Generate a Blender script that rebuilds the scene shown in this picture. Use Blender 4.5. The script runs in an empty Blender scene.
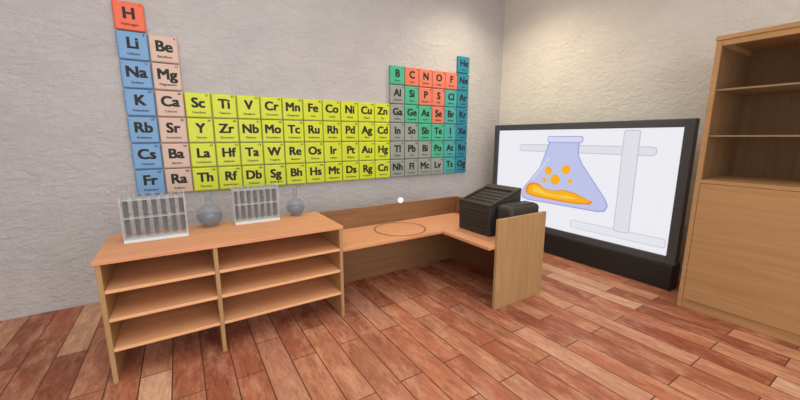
import bpy, bmesh, math, random
from mathutils import Vector, Matrix
random.seed(4)
sc=bpy.context.scene
sc.view_settings.view_transform='Standard'
sc.view_settings.look='None'
def lin(c):
    return tuple((x/255/12.92 if x/255<=0.04045 else ((x/255+0.055)/1.055)**2.4) for x in c)+(1.0,)
# ---------------------------------------------------------------- materials
def newmat(name):
    m=bpy.data.materials.new(name); m.use_nodes=True
    nt=m.node_tree; b=nt.nodes['Principled BSDF']
    return m,nt,b
def plain(name,c,rough=.6,metal=0,spec=.5):
    m,nt,b=newmat(name)
    b.inputs['Base Color'].default_value=lin(c); b.inputs['Roughness'].default_value=rough
    b.inputs['Metallic'].default_value=metal; b.inputs['Specular IOR Level'].default_value=spec
    return m
def wood(name,c1,c2,axis='X',scale=1.0,rough=.55):
    m,nt,b=newmat(name); N=nt.nodes; L=nt.links
    tc=N.new('ShaderNodeTexCoord'); mp=N.new('ShaderNodeMapping')
    s={'X':(1.2,22,22),'Y':(22,1.2,22),'Z':(22,22,1.2)}[axis]
    mp.inputs['Scale'].default_value=[v*scale for v in s]
    L.new(tc.outputs['Object'],mp.inputs['Vector'])
    n=N.new('ShaderNodeTexNoise'); n.inputs['Scale'].default_value=1.6; n.inputs['Detail'].default_value=6; n.inputs['Roughness'].default_value=.65
    n.inputs['Distortion'].default_value=.5
    L.new(mp.outputs[0],n.inputs['Vector'])
    r=N.new('ShaderNodeValToRGB'); r.color_ramp.elements[0].position=.3; r.color_ramp.elements[1].position=.7
    r.color_ramp.elements[0].color=lin(c1); r.color_ramp.elements[1].color=lin(c2)
    L.new(n.outputs['Fac'],r.inputs['Fac']); L.new(r.outputs[0],b.inputs['Base Color'])
    b.inputs['Roughness'].default_value=rough; b.inputs['Specular IOR Level'].default_value=.3
    bp=N.new('ShaderNodeBump'); bp.inputs['Strength'].default_value=.06; L.new(n.outputs['Fac'],bp.inputs['Height']); L.new(bp.outputs[0],b.inputs['Normal'])
    return m
def plaster(name,c1,c2,st=.35):
    m,nt,b=newmat(name); N=nt.nodes; L=nt.links
    tc=N.new('ShaderNodeTexCoord'); mp=N.new('ShaderNodeMapping'); mp.inputs['Scale'].default_value=(1,1,1.6)
    L.new(tc.outputs['Object'],mp.inputs['Vector'])
    n1=N.new('ShaderNodeTexNoise'); n1.inputs['Scale'].default_value=12; n1.inputs['Detail'].default_value=9; n1.inputs['Roughness'].default_value=.68; n1.inputs['Distortion'].default_value=.5
    n2=N.new('ShaderNodeTexNoise'); n2.inputs['Scale'].default_value=2.2; n2.inputs['Detail'].default_value=8; n2.inputs['Roughness'].default_value=.65
    L.new(mp.outputs[0],n1.inputs['Vector']); L.new(mp.outputs[0],n2.inputs['Vector'])
    r=N.new('ShaderNodeValToRGB'); r.color_ramp.elements[0].position=.3; r.color_ramp.elements[1].position=.7
    r.color_ramp.elements[0].color=lin(c1); r.color_ramp.elements[1].color=lin(c2)
    L.new(n2.outputs['Fac'],r.inputs['Fac']); L.new(r.outputs[0],b.inputs['Base Color'])
    b.inputs['Roughness'].default_value=.9; b.inputs['Specular IOR Level'].default_value=.15
    bp=N.new('ShaderNodeBump'); bp.inputs['Strength'].default_value=st; bp.inputs['Distance'].default_value=.035
    L.new(n1.outputs['Fac'],bp.inputs['Height']); L.new(bp.outputs[0],b.inputs['Normal'])
    return m
def floormat():
    m,nt,b=newmat('floor_planks'); N=nt.nodes; L=nt.links
    tc=N.new('ShaderNodeTexCoord'); mp=N.new('ShaderNodeMapping')
    mp.inputs['Rotation'].default_value=(0,0,math.radians(90))
    L.new(tc.outputs['Object'],mp.inputs['Vector'])
    br=N.new('ShaderNodeTexBrick'); br.offset=.37; br.offset_frequency=2
    br.inputs['Color1'].default_value=(0,0,0,1); br.inputs['Color2'].default_value=(1,1,1,1); br.inputs['Mortar'].default_value=(.5,.5,.5,1)
    br.inputs['Scale'].default_value=1; br.inputs['Mortar Size'].default_value=.005; br.inputs['Mortar Smooth'].default_value=.5
    br.inputs['Bias'].default_value=0; br.inputs['Brick Width'].default_value=.95; br.inputs['Row Height'].default_value=.18
    L.new(mp.outputs[0],br.inputs['Vector'])
    r=N.new('ShaderNodeValToRGB'); cr=r.color_ramp
    cols=[(0,(146,80,56)),(.2,(202,130,96)),(.4,(164,92,66)),(.6,(216,156,120)),(.8,(180,106,78)),(1,(232,188,154))]
    cr.elements[0].color=lin(cols[0][1]); cr.elements[1].color=lin(cols[-1][1])
    for p,c in cols[1:-1]:
        e=cr.elements.new(p); e.color=lin(c)
    L.new(br.outputs['Color'],r.inputs['Fac'])
    mg=N.new('ShaderNodeMapping'); mg.inputs['Scale'].default_value=(12,2.4,1); L.new(tc.outputs['Object'],mg.inputs['Vector'])
    g=N.new('ShaderNodeTexNoise'); g.inputs['Scale'].default_value=1.6; g.inputs['Detail'].default_value=9; g.inputs['Roughness'].default_value=.78; g.inputs['Distortion'].default_value=1.4
    L.new(mg.outputs[0],g.inputs['Vector'])
    gr=N.new('ShaderNodeValToRGB'); gr.color_ramp.elements[0].position=.34; gr.color_ramp.elements[1].position=.66
    gr.color_ramp.elements[0].color=(.40,.33,.28,1); gr.color_ramp.elements[1].color=(1.0,1.0,1.0,1)
    L.new(g.outputs['Fac'],gr.inputs['Fac'])
    mx=N.new('ShaderNodeMix'); mx.data_type='RGBA'; mx.blend_type='MULTIPLY'; mx.inputs['Factor'].default_value=.85
    L.new(r.outputs[0],mx.inputs['A']); L.new(gr.outputs[0],mx.inputs['B'])
    s=N.new('ShaderNodeTexNoise'); s.inputs['Scale'].default_value=2.6; s.inputs['Detail'].default_value=9; s.inputs['Roughness'].default_value=.75
    ms=N.new('ShaderNodeMapping'); ms.inputs['Scale'].default_value=(3,1,1); L.new(tc.outputs['Object'],ms.inputs['Vector']); L.new(ms.outputs[0],s.inputs['Vector'])
    sr=N.new('ShaderNodeValToRGB'); sr.color_ramp.elements[0].position=.48; sr.color_ramp.elements[1].position=.68
    L.new(s.outputs['Fac'],sr.inputs['Fac'])
    sm=N.new('ShaderNodeMath'); sm.operation='MULTIPLY'; sm.inputs[1].default_value=.6; L.new(sr.outputs[0],sm.inputs[0])
    m2=N.new('ShaderNodeMix'); m2.data_type='RGBA'; L.new(sm.outputs[0],m2.inputs['Factor']); L.new(mx.outputs['Result'],m2.inputs['A']); m2.inputs['B'].default_value=lin((224,174,142))
    m3=N.new('ShaderNodeMix'); m3.data_type='RGBA'; L.new(br.outputs['Fac'],m3.inputs['Factor']); L.new(m2.outputs['Result'],m3.inputs['A']); m3.inputs['B'].default_value=lin((96,56,42))
    L.new(m3.outputs['Result'],b.inputs['Base Color'])
    b.inputs['Roughness'].default_value=.55; b.inputs['Specular IOR Level'].default_value=.3
    bp=N.new('ShaderNodeBump'); bp.inputs['Strength'].default_value=.3; bp.inputs['Distance'].default_value=.01
    inv=N.new('ShaderNodeMath'); inv.operation='SUBTRACT'; inv.inputs[0].default_value=1; L.new(br.outputs['Fac'],inv.inputs[1])
    L.new(inv.outputs[0],bp.inputs['Height']); L.new(bp.outputs[0],b.inputs['Normal'])
    return m
def emis(name,c,s=1.0,rough=.4):
    m,nt,b=newmat(name); b.inputs['Base Color'].default_value=(0.02,0.02,0.02,1); b.inputs['Roughness'].default_value=rough
    b.inputs['Specular IOR Level'].default_value=.1
    b.inputs['Emission Color'].default_value=lin(c); b.inputs['Emission Strength'].default_value=s
    return m
def clear(name,c,alpha,rough=.15,spec=.5):
    # thin clear glass / acrylic: mostly see-through with a light tint
    m,nt,b=newmat(name); b.inputs['Base Color'].default_value=lin(c); b.inputs['Roughness'].default_value=rough
    b.inputs['Alpha'].default_value=alpha; b.inputs['Specular IOR Level'].default_value=spec
    return m
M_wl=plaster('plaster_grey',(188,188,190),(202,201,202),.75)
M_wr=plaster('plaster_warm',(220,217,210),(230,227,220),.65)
M_fl=floormat()
M_ce=plain('ceiling_paint',(228,226,222),.9)
M_top=wood('wood_counter_top',(204,144,104),(222,162,120),'X',.9)
M_topY=wood('wood_counter_top_y',(204,144,104),(222,162,120),'Y',.9)
M_side=wood('wood_panel',(162,130,88),(184,150,106),'Z',.8)
M_shelf=wood('wood_shelf',(222,166,120),(236,184,136),'X',.9)
M_dark=wood('wood_back_panel',(126,92,62),(146,108,74),'X',.8)
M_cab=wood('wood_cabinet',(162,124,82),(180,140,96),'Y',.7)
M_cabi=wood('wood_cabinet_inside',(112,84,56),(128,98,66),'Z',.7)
M_black=plain('device_black',(40,37,35),.55)
M_blk2=plain('device_dark_grey',(52,48,45),.6)
M_blk3=plain('device_slot',(18,17,17),.6)
M_bez=plain('tv_bezel',(74,78,82),.35)
M_base=plain('tv_base',(30,34,34),.4)
M_txt=plain('lettering_black',(22,24,24),.6)
M_glass=clear('flask_glass',(140,154,164),.32,.08,.8)
M_tube=clear('tube_glass',(160,170,176),.38,.1,.8)
M_acr=clear('acrylic_clear',(226,232,236),.32,.15,.6)
M_white=clear('rack_white',(236,240,242),.85,.3)
M_liq=clear('tube_liquid',(52,58,64),.68,.2)
M_fliq=clear('flask_liquid',(112,128,140),.4,.1)
M_ring=plain('ring_brown',(110,62,34),.6)
M_shg=clear('shelf_glass_edge',(176,152,116),.55,.2)
# ---------------------------------------------------------------- helpers
def link(o,parent=None):
    sc.collection.objects.link(o)
    if parent: o.parent=parent
    return o
def empty(name,loc=(0,0,0)):
    e=bpy.data.objects.new(name,None); e.location=loc; e.empty_display_size=.1; sc.collection.objects.link(e); return e
def fromb(name,bm,mats,parent=None,smooth=False):
    me=bpy.data.meshes.new(name); bm.to_mesh(me); bm.free()
    for m in (mats if isinstance(mats,(list,tuple)) else [mats]): me.materials.append(m)
    if smooth:
        for p in me.polygons: p.use_smooth=True
    return link(bpy.data.objects.new(name,me),parent)
def addbox(bm,x0,x1,y0,y1,z0,z1,mi=0,bev=0,seg=2):
    r=bmesh.ops.create_cube(bm,size=1)
    vs=r['verts']
    for v in vs:
        v.co=Vector(((x0+x1)/2+v.co.x*(x1-x0),(y0+y1)/2+v.co.y*(y1-y0),(z0+z1)/2+v.co.z*(z1-z0)))
    fs=set(f for v in vs for f in v.link_faces)
    for f in fs: f.material_index=mi
    if bev:
        es=set(e for v in vs for e in v.link_edges)
        rr=bmesh.ops.bevel(bm,geom=list(es),offset=bev,segments=seg,profile=.5,affect='EDGES',clamp_overlap=True)
        for f in rr['faces']: f.material_index=mi
def box(name,x0,x1,y0,y1,z0,z1,mat,parent=None,bev=.003):
    bm=bmesh.new(); addbox(bm,min(x0,x1),max(x0,x1),min(y0,y1),max(y0,y1),z0,z1,0,bev); return fromb(name,bm,mat,parent)
def lathe(bm,cx,cy,prof,seg=28,mi=0):
    rings=[]
    for r,z in prof:
        if r<1e-5: rings.append([bm.verts.new((cx,cy,z))])
        else: rings.append([bm.verts.new((cx+r*math.cos(2*math.pi*i/seg),cy+r*math.sin(2*math.pi*i/seg),z)) for i in range(seg)])
    for a,b in zip(rings,rings[1:]):
        for i in range(seg):
            j=(i+1)%seg
            if len(a)==1 and len(b)>1: f=bm.faces.new((a[0],b[i],b[j]))
            elif len(b)==1 and len(a)>1: f=bm.faces.new((a[i],a[j],b[0]))
            elif len(a)>1: f=bm.faces.new((a[i],a[j],b[j],b[i]))
            else: continue
            f.material_index=mi; f.smooth=True
# ---------------------------------------------------------------- room
RX=4.66
box('floor',-3.6,RX+.1,-7.2,.1,-.1,0,M_fl,None,0)
box('wall_back',-3.6,RX+.1,0,.1,0,4.05,M_wl,None,0)
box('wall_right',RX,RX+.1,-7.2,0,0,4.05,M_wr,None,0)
box('wall_left',-3.7,-3.6,-7.2,.1,0,4.05,M_wl,None,0)
box('wall_front',-3.6,RX+.1,-7.3,-7.2,0,4.05,M_wl,None,0)
box('ceiling',-3.6,RX+.1,-7.2,.1,4.05,4.15,M_ce,None,0)
# ---------------------------------------------------------------- periodic table
PT=empty('periodic_table')
X0,Z0,SX,SZ=-.263,2.654,.2378,.252
names="Hydrogen Helium Lithium Beryllium Boron Carbon Nitrogen Oxygen Fluorine Neon Sodium Magnesium Aluminium Silicon Phosphorus Sulfur Chlorine Argon Potassium Calcium Scandium Titanium Vanadium Chromium Manganese Iron Cobalt Nickel Copper Zinc Gallium Germanium Arsenic Selenium Bromine Krypton Rubidium Strontium Yttrium Zirconium Niobium Molybdenum Technetium Ruthenium Rhodium Palladium Silver Cadmium Indium Tin Antimony Tellurium Iodine Xenon Caesium Barium Lanthanum Hafnium Tantalum Tungsten Rhenium Osmium Iridium Platinum Gold Mercury Thallium Lead Bismuth Polonium Astatine Radon Francium Radium Thorium Rutherfordium Dubnium Seaborgium Bohrium Hassium Meitnerium Darmstadtium Roentgenium Copernicium Nihonium Flerovium Moscovium Livermorium Tennessine Oganesson".split()
syms="H He Li Be B C N O F Ne Na Mg Al Si P S Cl Ar K Ca Sc Ti V Cr Mn Fe Co Ni Cu Zn Ga Ge As Se Br Kr Rb Sr Y Zr Nb Mo Tc Ru Rh Pd Ag Cd In Sn Sb Te I Xe Cs Ba La Hf Ta W Re Os Ir Pt Au Hg Tl Pb Bi Po At Rn Fr Ra Th Rf Db Sg Bh Hs Mt Ds Rg Cn Nh Fl Mc Lv Ts Og".split()
nums=list(range(1,58))+list(range(72,89))+[90]+list(range(104,119))
pos=[(0,0),(17,0)]
for r in (1,2): pos+=[(0,r),(1,r)]+[(c,r) for c in range(12,18)]
for r in (3,4,5,6): pos+=[(c,r) for c in range(18)]
colr={'h':(232,106,70),'a':(112,162,210),'e':(210,184,168),'t':(208,222,48),'g':(72,180,146),'s':(218,124,102),'p':(150,158,152),'c':(70,168,162),'n':(32,134,160)}
cls={}
for s in syms: cls[s]='t'
for s in 'Li Na K Rb Cs Fr'.split(): cls[s]='a'
for s in 'Be Mg Ca Sr Ba Ra'.split(): cls[s]='e'
for s in 'He Ne Ar Kr Xe Rn Og'.split(): cls[s]='n'
for s in 'B Si Ge As Sb Te Po'.split(): cls[s]='g'
for s in 'C N O P S Se'.split(): cls[s]='s'
for s in 'F Cl Br I At Ts'.split(): cls[s]='c'
for s in 'Al Ga In Sn Tl Pb Bi Nh Fl Mc Lv'.split(): cls[s]='p'
cls['H']='h'; cls['F']='s'
keys=list(colr); tm=[plain('tile_'+k,colr[k],.4) for k in keys]
bm=bmesh.new()
for s,(c,r) in zip(syms,pos):
    x=X0+c*SX; z=Z0-r*SZ-.006
    addbox(bm,x-SX/2+.004,x+SX/2-.004,-.045,-.004,z-SZ/2+.004,z+SZ/2-.004,keys.index(cls[s]),.014,3)
fromb('element_tiles',bm,tm,PT)
verts=[];faces=[]
def text(body,size,x,z,bold=0,y=-.0462,align='CENTER'):
    cu=bpy.data.curves.new('t','FONT'); cu.body=body; cu.size=size; cu.align_x=align; cu.align_y='CENTER'; cu.resolution_u=3
    ob=bpy.data.objects.new('t',cu); sc.collection.objects.link(ob)
    bpy.context.view_layer.update()
    dg=bpy.context.evaluated_depsgraph_get(); me=ob.evaluated_get(dg).to_mesh()
    sh=[(0,0)] if not bold else [(-bold,-bold*.6),(bold,-bold*.6),(-bold,bold*.6),(bold,bold*.6),(0,0)]
    for k,(dx,dz) in enumerate(sh):
        b=len(verts)
        for v in me.vertices: verts.append((x+dx+v.co.x,y-.0002*k,z+dz+v.co.y))
        for p in me.polygons: faces.append([b+i for i in p.vertices])
    ob.evaluated_get(dg).to_mesh_clear()
    bpy.data.objects.remove(ob); bpy.data.curves.remove(cu)
for s,n,nu,(c,r) in zip(syms,names,nums,pos):
    x=X0+c*SX; z=Z0-r*SZ
    text(s,.134,x,z+.012,.0056)
    text(n,.031 if len(n)<11 else .025,x,z-.078,.0006)
    text(str(nu),.03,x+SX/2-.022,z+.092,.0006,align='RIGHT')
me=bpy.data.meshes.new('lettering'); me.from_pydata(verts,[],faces); me.materials.append(M_txt)
link(bpy.data.objects.new('lettering',me),PT)
# ---------------------------------------------------------------- shelving counter
XL,XM,XR=-.50,.15,1.11; YF,YB=-1.53,-.85; ZT=.835
S=empty('open_shelf_counter')
T=.028
box('counter_top',XL-.01,XR+.005,YF-.012,YB,ZT-T,ZT,M_top,S)
box('side_panel_left',XL,XL+T,YF,YB,0,ZT-T,M_side,S)
box('divider_panel',XM-T/2,XM+T/2,YF,YB,0,ZT-T,M_side,S)
box('side_panel_right',XR-T,XR,YF,YB,0,ZT-T,M_side,S)
for k,z in enumerate((.635,.445,.240)):
    box('shelf_a%d'%k,XL+T,XM-T/2,YF+.0,YB+.012,z-.022,z,M_shelf,S)
    box('shelf_b%d'%k,XM+T/2,XR-T,YF+.0,YB+.012,z-.022,z,M_shelf,S)
box('back_panel',XL+T,XR-T,YB-.0,YB+.011,.218,ZT-T,M_side,S,0)
# ---------------------------------------------------------------- L desk
D=empty('corner_desk')
DX0,DX1=1.125,2.99; DYF,DYB=-1.475,-.84; ZD=.61; LX=2.24; PY=-2.163
box('desk_top',DX0,DX1-.03,DYF,DYB-.03,ZD-.03,ZD,M_top,D)
box('desk_top_wing',LX,DX1-.03,PY+.03,DYF,ZD-.03,ZD,M_topY,D)
box('back_board',DX0,DX1,DYB-.03,DYB,0,.82,M_dark,D)
box('outer_board',DX1-.03,DX1,PY+.03,DYB-.03,0,.82,M_dark,D)
box('end_panel',2.315,DX1,PY,PY+.03,0,.856,M_side,D)
bm=bmesh.new(); seg=64; a=[];b_=[]
for i in range(seg):
    t=2*math.pi*i/seg
    a.append(bm.verts.new((1.913+.277*math.cos(t),-1.177+.277*math.sin(t),ZD+.002)))
    b_.append(bm.verts.new((1.913+.264*math.cos(t),-1.177+.264*math.sin(t),ZD+.002)))
for i in range(seg):
    j=(i+1)%seg; bm.faces.new((a[i],a[j],b_[j],b_[i]))
fromb('ring_marking',bm,M_ring,D)
bm=bmesh.new(); lathe(bm,2.126,-.855,[(0,.8205),(.018,.8205),(.018,.826),(.03,.838),(.034,.852),(.03,.868),(.018,.88),(0,.884)],24)
fromb('centre_marker_ball',bm,emis('marker_glow_white',(255,255,255),1.0),None)  # added glowing ball standing in for the on-screen centre marker, not a lamp
# ---------------------------------------------------------------- glassware
def rack(name,x,y,z,L=.35,W=.12,H=.31,n=7,dark=False):
    E=empty(name)
    bm=bmesh.new()
    addbox(bm,x,x+L,y-W/2,y+W/2,z+.001,z+.022,1,.003)
    for s in (0,1):
        xx=x+s*(L-.01); addbox(bm,xx,xx+.01,y-W/2+.005,y+W/2-.005,z+.022,z+H,0,.002)
    for zz in (z+H*.52,z+H-.03):
        addbox(bm,x+.01,x+L-.01,y-W/2+.005,y+W/2-.005,zz,zz+.009,0,.002)
    fromb('frame',bm,[M_acr,M_white],E)
    bm=bmesh.new(); r=.0165
    for i in range(n):
        cx=x+L*(i+.5)/n
        p=[(0,z+.026),(r*.6,z+.03),(r,z+.043),(r,z+H+.0),(r*1.25,z+H+.006),(r*1.25,z+H+.01),(r*.85,z+H+.01)]
        lathe(bm,cx,y,p,16,0)
    fromb('test_tubes',bm,[M_tube],E)
    bm=bmesh.new()
    for i in range(n):
        cx=x+L*(i+.5)/n
        lathe(bm,cx,y,[(0,z+.034),(r*.75,z+.046),(r*.8,z+H*.9),(0,z+H*.9)],12,0)
    fromb('tube_contents',bm,[M_liq],E)
rack('test_tube_rack',-.385,-1.13,ZT,L=.39,W=.15,H=.33)
rack('test_tube_rack',.345,-.98,ZT,L=.37,W=.14,H=.32)
def flask(name,x,y,z,R=.1,H=.3):
    E=empty(name); bm=bmesh.new()
    pr=[(0,.001),(R*.55,.001),(R*.62,.01)]
    cz=R*.95
    for k in range(1,14):
        a=-math.pi/2+.62+ (math.pi-.62-.28)*k/13
        pr.append((R*math.cos(a),cz+R*math.sin(a)))
    pr+=[(R*.25,cz+R*1.12),(R*.24,H-.012),(R*.34,H-.006),(R*.34,H),(R*.2,H)]
    lathe(bm,x,y,[(a,z+b) for a,b in pr],32)
    fromb('glass_body',bm,[M_glass],E)
    bm=bmesh.new()
    pl=[(0,.014)]+[(R*.92*math.cos(a),cz+R*.92*math.sin(a)) for a in [(-math.pi/2+.7)+k*(1.0)/8 for k in range(9)]]
    pl.append((0,pl[-1][1]))
    lathe(bm,x,y,[(a,z+b) for a,b in pl],28)
    fromb('liquid',bm,[M_fliq],E)
flask('round_flask',.168,-.957,ZT,.1,.29)
flask('round_flask',.893,-.924,ZT,.085,.275)
# ---------------------------------------------------------------- black desktop machine
K=empty('desktop_printer')
def prism(name,pts,y0,y1,mat,bev=.01):
    bm=bmesh.new()
    A=[bm.verts.new((x,y0,z)) for x,z in pts]; B=[bm.verts.new((x,y1,z)) for x,z in pts]
    bm.faces.new(A); bm.faces.new(B[::-1])
    n=len(pts)
    for i in range(n): bm.faces.new((A[i],B[i],B[(i+1)%n],A[(i+1)%n]))
    bmesh.ops.recalc_face_normals(bm,faces=bm.faces[:])
    bmesh.ops.bevel(bm,geom=bm.edges[:],offset=bev,segments=3,profile=.5,affect='EDGES')
    return fromb(name,bm,mat,K)
prism('body',[(2.48,.611),(2.92,.611),(2.92,1.04),(2.47,.90)],-1.91,-1.47,M_blk2,.012)
def slope(x): return .90+(x-2.47)*(.14/.45)
for nm,(xa,xb,ya,yb) in {'rim_front':(2.47,2.51,-1.91,-1.47),'rim_rear':(2.83,2.92,-1.91,-1.47),'rim_side_a':(2.51,2.83,-1.91,-1.88),'rim_side_b':(2.51,2.83,-1.50,-1.47)}.items():
    prism(nm,[(xa,slope(xa)-.01),(xb,slope(xb)-.01),(xb,slope(xb)+.022),(xa,slope(xa)+.022)],ya,yb,M_black,.006)
prism('tray',[(2.51,slope(2.51)-.01),(2.83,slope(2.83)-.01),(2.83,slope(2.83)+.004),(2.51,slope(2.51)+.004)],-1.88,-1.50,M_blk3,.001)
for i in range(6):
    z=.66+i*.037
    box('louvre_%d'%i,2.466-.004*i/6,2.49,-1.87,-1.51,z,z+.017,M_blk2,K,.004)
for i in range(4):
    x=2.57+i*.065
    prism('tray_slat_%d'%i,[(x,slope(x)-.005),(x+.03,slope(x+.03)-.005),(x+.03,slope(x+.03)+.01),(x,slope(x)+.01)],-1.86,-1.52,M_black,.003)
bm=bmesh.new(); addbox(bm,2.53,2.95,-2.12,-1.93,.611,.935,0,.04,5)
addbox(bm,2.60,2.90,-2.09,-1.97,.93,.943,1,.006)
fromb('handset_box',bm,[M_blk2,M_black],K,False)
# ---------------------------------------------------------------- television
V=empty('television')
TX=4.162; ty0,ty1=-2.864,-.365; sy0,sy1=-2.775,-.45; sz0,sz1=.357,1.668
bm=bmesh.new()
addbox(bm,TX,TX+.09,ty0,sy0,.27,1.75,0,.008); addbox(bm,TX,TX+.09,sy1,ty1,.27,1.75,0,.008)
addbox(bm,TX,TX+.09,sy0,sy1,sz1,1.75,0,.008); addbox(bm,TX,TX+.09,sy0,sy1,.27,sz0,0,.008)
addbox(bm,TX+.04,TX+.14,ty0+.02,ty1-.02,.27,1.73,1,.01)
addbox(bm,TX-.01,TX+.18,ty0+.01,ty1-.01,0,.27,1,.012)
fromb('casing',bm,[M_bez,M_base],V)
bm=bmesh.new(); addbox(bm,TX+.02,TX+.04,sy0,sy1,sz0,sz1,0,0); fromb('screen',bm,[emis('screen_white',(240,240,246),.95)],V)
lay=[0]
def poly(name,pts,mat):
    lay[0]+=1
    x=TX+.02-.0012*lay[0]
    bm=bmesh.new(); vs=[bm.verts.new((x,y,z)) for y,z in pts]
    f=bm.faces.new(vs); bmesh.ops.triangulate(bm,faces=[f]); return fromb(name,bm,mat,V)
def circ(cy,cz,r,n=24): return [(cy+r*math.cos(2*math.pi*i/n),cz+r*math.sin(2*math.pi*i/n)) for i in range(n)]
def rrect(a,b,c,d,r,n=6):
    o=[]
    for cy,cz,s in ((b-r,d-r,0),(a+r,d-r,1),(a+r,c+r,2),(b-r,c+r,3)):
        for i in range(n+1):
            t=math.pi/2*(s+i/n); o.append((cy+r*math.cos(t),cz+r*math.sin(t)))
    return o
Lg=emis('art_light_grey',(226,227,234),.95); Lo=emis('art_outline',(196,196,216),.95)
Lb=emis('art_base_grey',(232,233,239),.95); Lbo=emis('art_base_outline',(208,209,224),.95)
Fl=emis('art_flask_fill',(192,198,236),.95); Fo=emis('art_flask_outline',(158,158,216),.95)
Or=emis('art_orange',(252,178,24),.95); Od=emis('art_orange_dark',(238,138,20),.95); Fh=emis('art_flask_light',(216,220,244),.95)
Ye=emis('art_yellow',(252,204,70),.95)
poly('stand_base_edge',rrect(-2.755,-1.70,.425,.53,.03),Lbo); poly('stand_base',rrect(-2.745,-1.71,.435,.52,.025),Lb)
poly('clamp_rod_edge',rrect(-2.57,-.84,1.375,1.475,.045),Lo); poly('clamp_rod',rrect(-2.56,-.85,1.385,1.465,.038),Lg)
poly('stand_post_edge',rrect(-2.40,-2.23,.50,1.65,.03),Lo); poly('stand_post',rrect(-2.39,-2.24,.51,1.64,.025),Lg)
def fl(g):
    c=-1.533; H=[(.19+g,1.53+g),(.19+g,1.36),(.24+g,1.26),(.56+g,.86),(.60+g,.78),(.57+g,.72-g),(.50,.70-g)]
    return [(c+a,b) for a,b in H]+[(c-a,b) for a,b in H[::-1]]
poly('flask_outline',fl(.014),Fo); poly('flask_fill',fl(0),Fl)
poly('flask_lip_edge',rrect(-1.78,-1.29,1.50,1.585,.03),Fo); poly('flask_lip',rrect(-1.77,-1.30,1.51,1.575,.025),Fh)
poly('flask_shine',[(-1.35,1.3),(-1.33,1.3),(-1.08,.98),(-1.11,.98)],Fh)
c=-1.533
liq=[(c+.50,.92),(c+.42,.95),(c+.33,.94),(c+.22,.88),(c+.1,.87),(c-.05,.90),(c-.2,.88),(c-.34,.83),(c-.44,.80),(c-.40,.76),(c-.2,.74),(c+.1,.74),(c+.4,.75),(c+.53,.78),(c+.54,.84)]
poly('liquid_edge',liq,Od)
poly('liquid_fill',[(c+.03+(y-c-.03)*.93,.835+(z-.835)*.8) for y,z in liq],Or)
poly('liquid_highlight',[(c+.40,.90),(c+.30,.87),(c+.2,.83),(c+.05,.82),(c-.1,.84),(c-.25,.81),(c-.1,.79),(c+.2,.79),(c+.42,.82)],Ye)
for i,(y,z,r) in enumerate([(c+.19,1.13,.055),(c-.06,1.16,.06),(c+.08,1.02,.07),(c+.24,1.0,.035),(c-.13,1.02,.03)]):
    poly('bubble_%d'%i,circ(y,z,r),Or)
# ---------------------------------------------------------------- cabinet
C=empty('display_cabinet')
cx0,cx1=3.85,4.64; cy0,cy1=-4.45,-3.02; ct=2.36; zo=1.205
t=.035
box('side_panel_a',cx0,cx1,cy1-t,cy1,0,ct,M_cab,C); box('side_panel_b',cx0,cx1,cy0,cy0+t,0,ct,M_cab,C)
box('top_panel',cx0-.01,cx1,cy0-.005,cy1+.005,ct-.005,ct+.03,M_cab,C)
box('top_rail',cx0,cx0+.03,cy0+t,cy1-t,ct-.05,ct-.005,M_cab,C)
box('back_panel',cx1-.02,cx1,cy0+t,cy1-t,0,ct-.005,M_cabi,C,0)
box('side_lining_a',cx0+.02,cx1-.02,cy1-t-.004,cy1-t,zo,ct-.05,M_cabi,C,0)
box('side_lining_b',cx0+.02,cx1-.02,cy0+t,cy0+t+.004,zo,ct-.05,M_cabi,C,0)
box('cupboard_top',cx0,cx1-.02,cy0+t,cy1-t,zo-.03,zo,M_cab,C)
box('cupboard_front',cx0,cx0+.03,cy0+t+.003,cy1-t-.003,.09,zo-.033,M_cab,C)
box('plinth',cx0+.01,cx0+.03,cy0+t,cy1-t,0,.088,M_cab,C)
for i,z in enumerate((1.575,1.955)):
    box('glass_shelf_%d'%i,cx0+.03,cx1-.02,cy0+t+.004,cy1-t-.004,z,z+.014,M_shg,C,.001)
# ---------------------------------------------------------------- lights
def area(name,loc,size,power,col,rot=(0,0,0),sy=None):
    l=bpy.data.lights.new(name,'AREA'); l.energy=power; l.color=col; l.size=size
    if sy: l.shape='RECTANGLE'; l.size_y=sy
    o=bpy.data.objects.new(name,l); o.location=loc; o.rotation_euler=rot; sc.collection.objects.link(o); return o
area('ceiling_light_main',(0.6,-3.4,4.0),4.5,112,(1,.99,.97),sy=4.5)
area('rear_fill_light',(0.2,-7.0,1.8),6.0,175,(1,.985,.965),rot=(math.radians(90),0,0),sy=3.2)  # fill added behind the camera to brighten the shelf interiors, not a window
l=bpy.data.lights.new('corner_spotlight','SPOT'); l.energy=180; l.color=(1,.84,.58); l.spot_size=math.radians(130); l.spot_blend=1; l.shadow_soft_size=.2
o=bpy.data.objects.new('corner_spotlight',l); o.location=(3.6,-.9,3.95); sc.collection.objects.link(o)
w=bpy.data.worlds.new('World'); sc.world=w; w.use_nodes=True; w.node_tree.nodes['Background'].inputs[0].default_value=(.8,.85,.9,1); w.node_tree.nodes['Background'].inputs[1].default_value=.4
# ---------------------------------------------------------------- camera
cam=bpy.data.cameras.new('camera'); cam.sensor_width=36; cam.lens=346.4/800*36; cam.clip_start=.02
co=bpy.data.objects.new('camera',cam); co.location=(0,-4.2,1.575)
co.rotation_euler=(math.pi/2-.1803,0,-.5643); sc.collection.objects.link(co); sc.camera=co
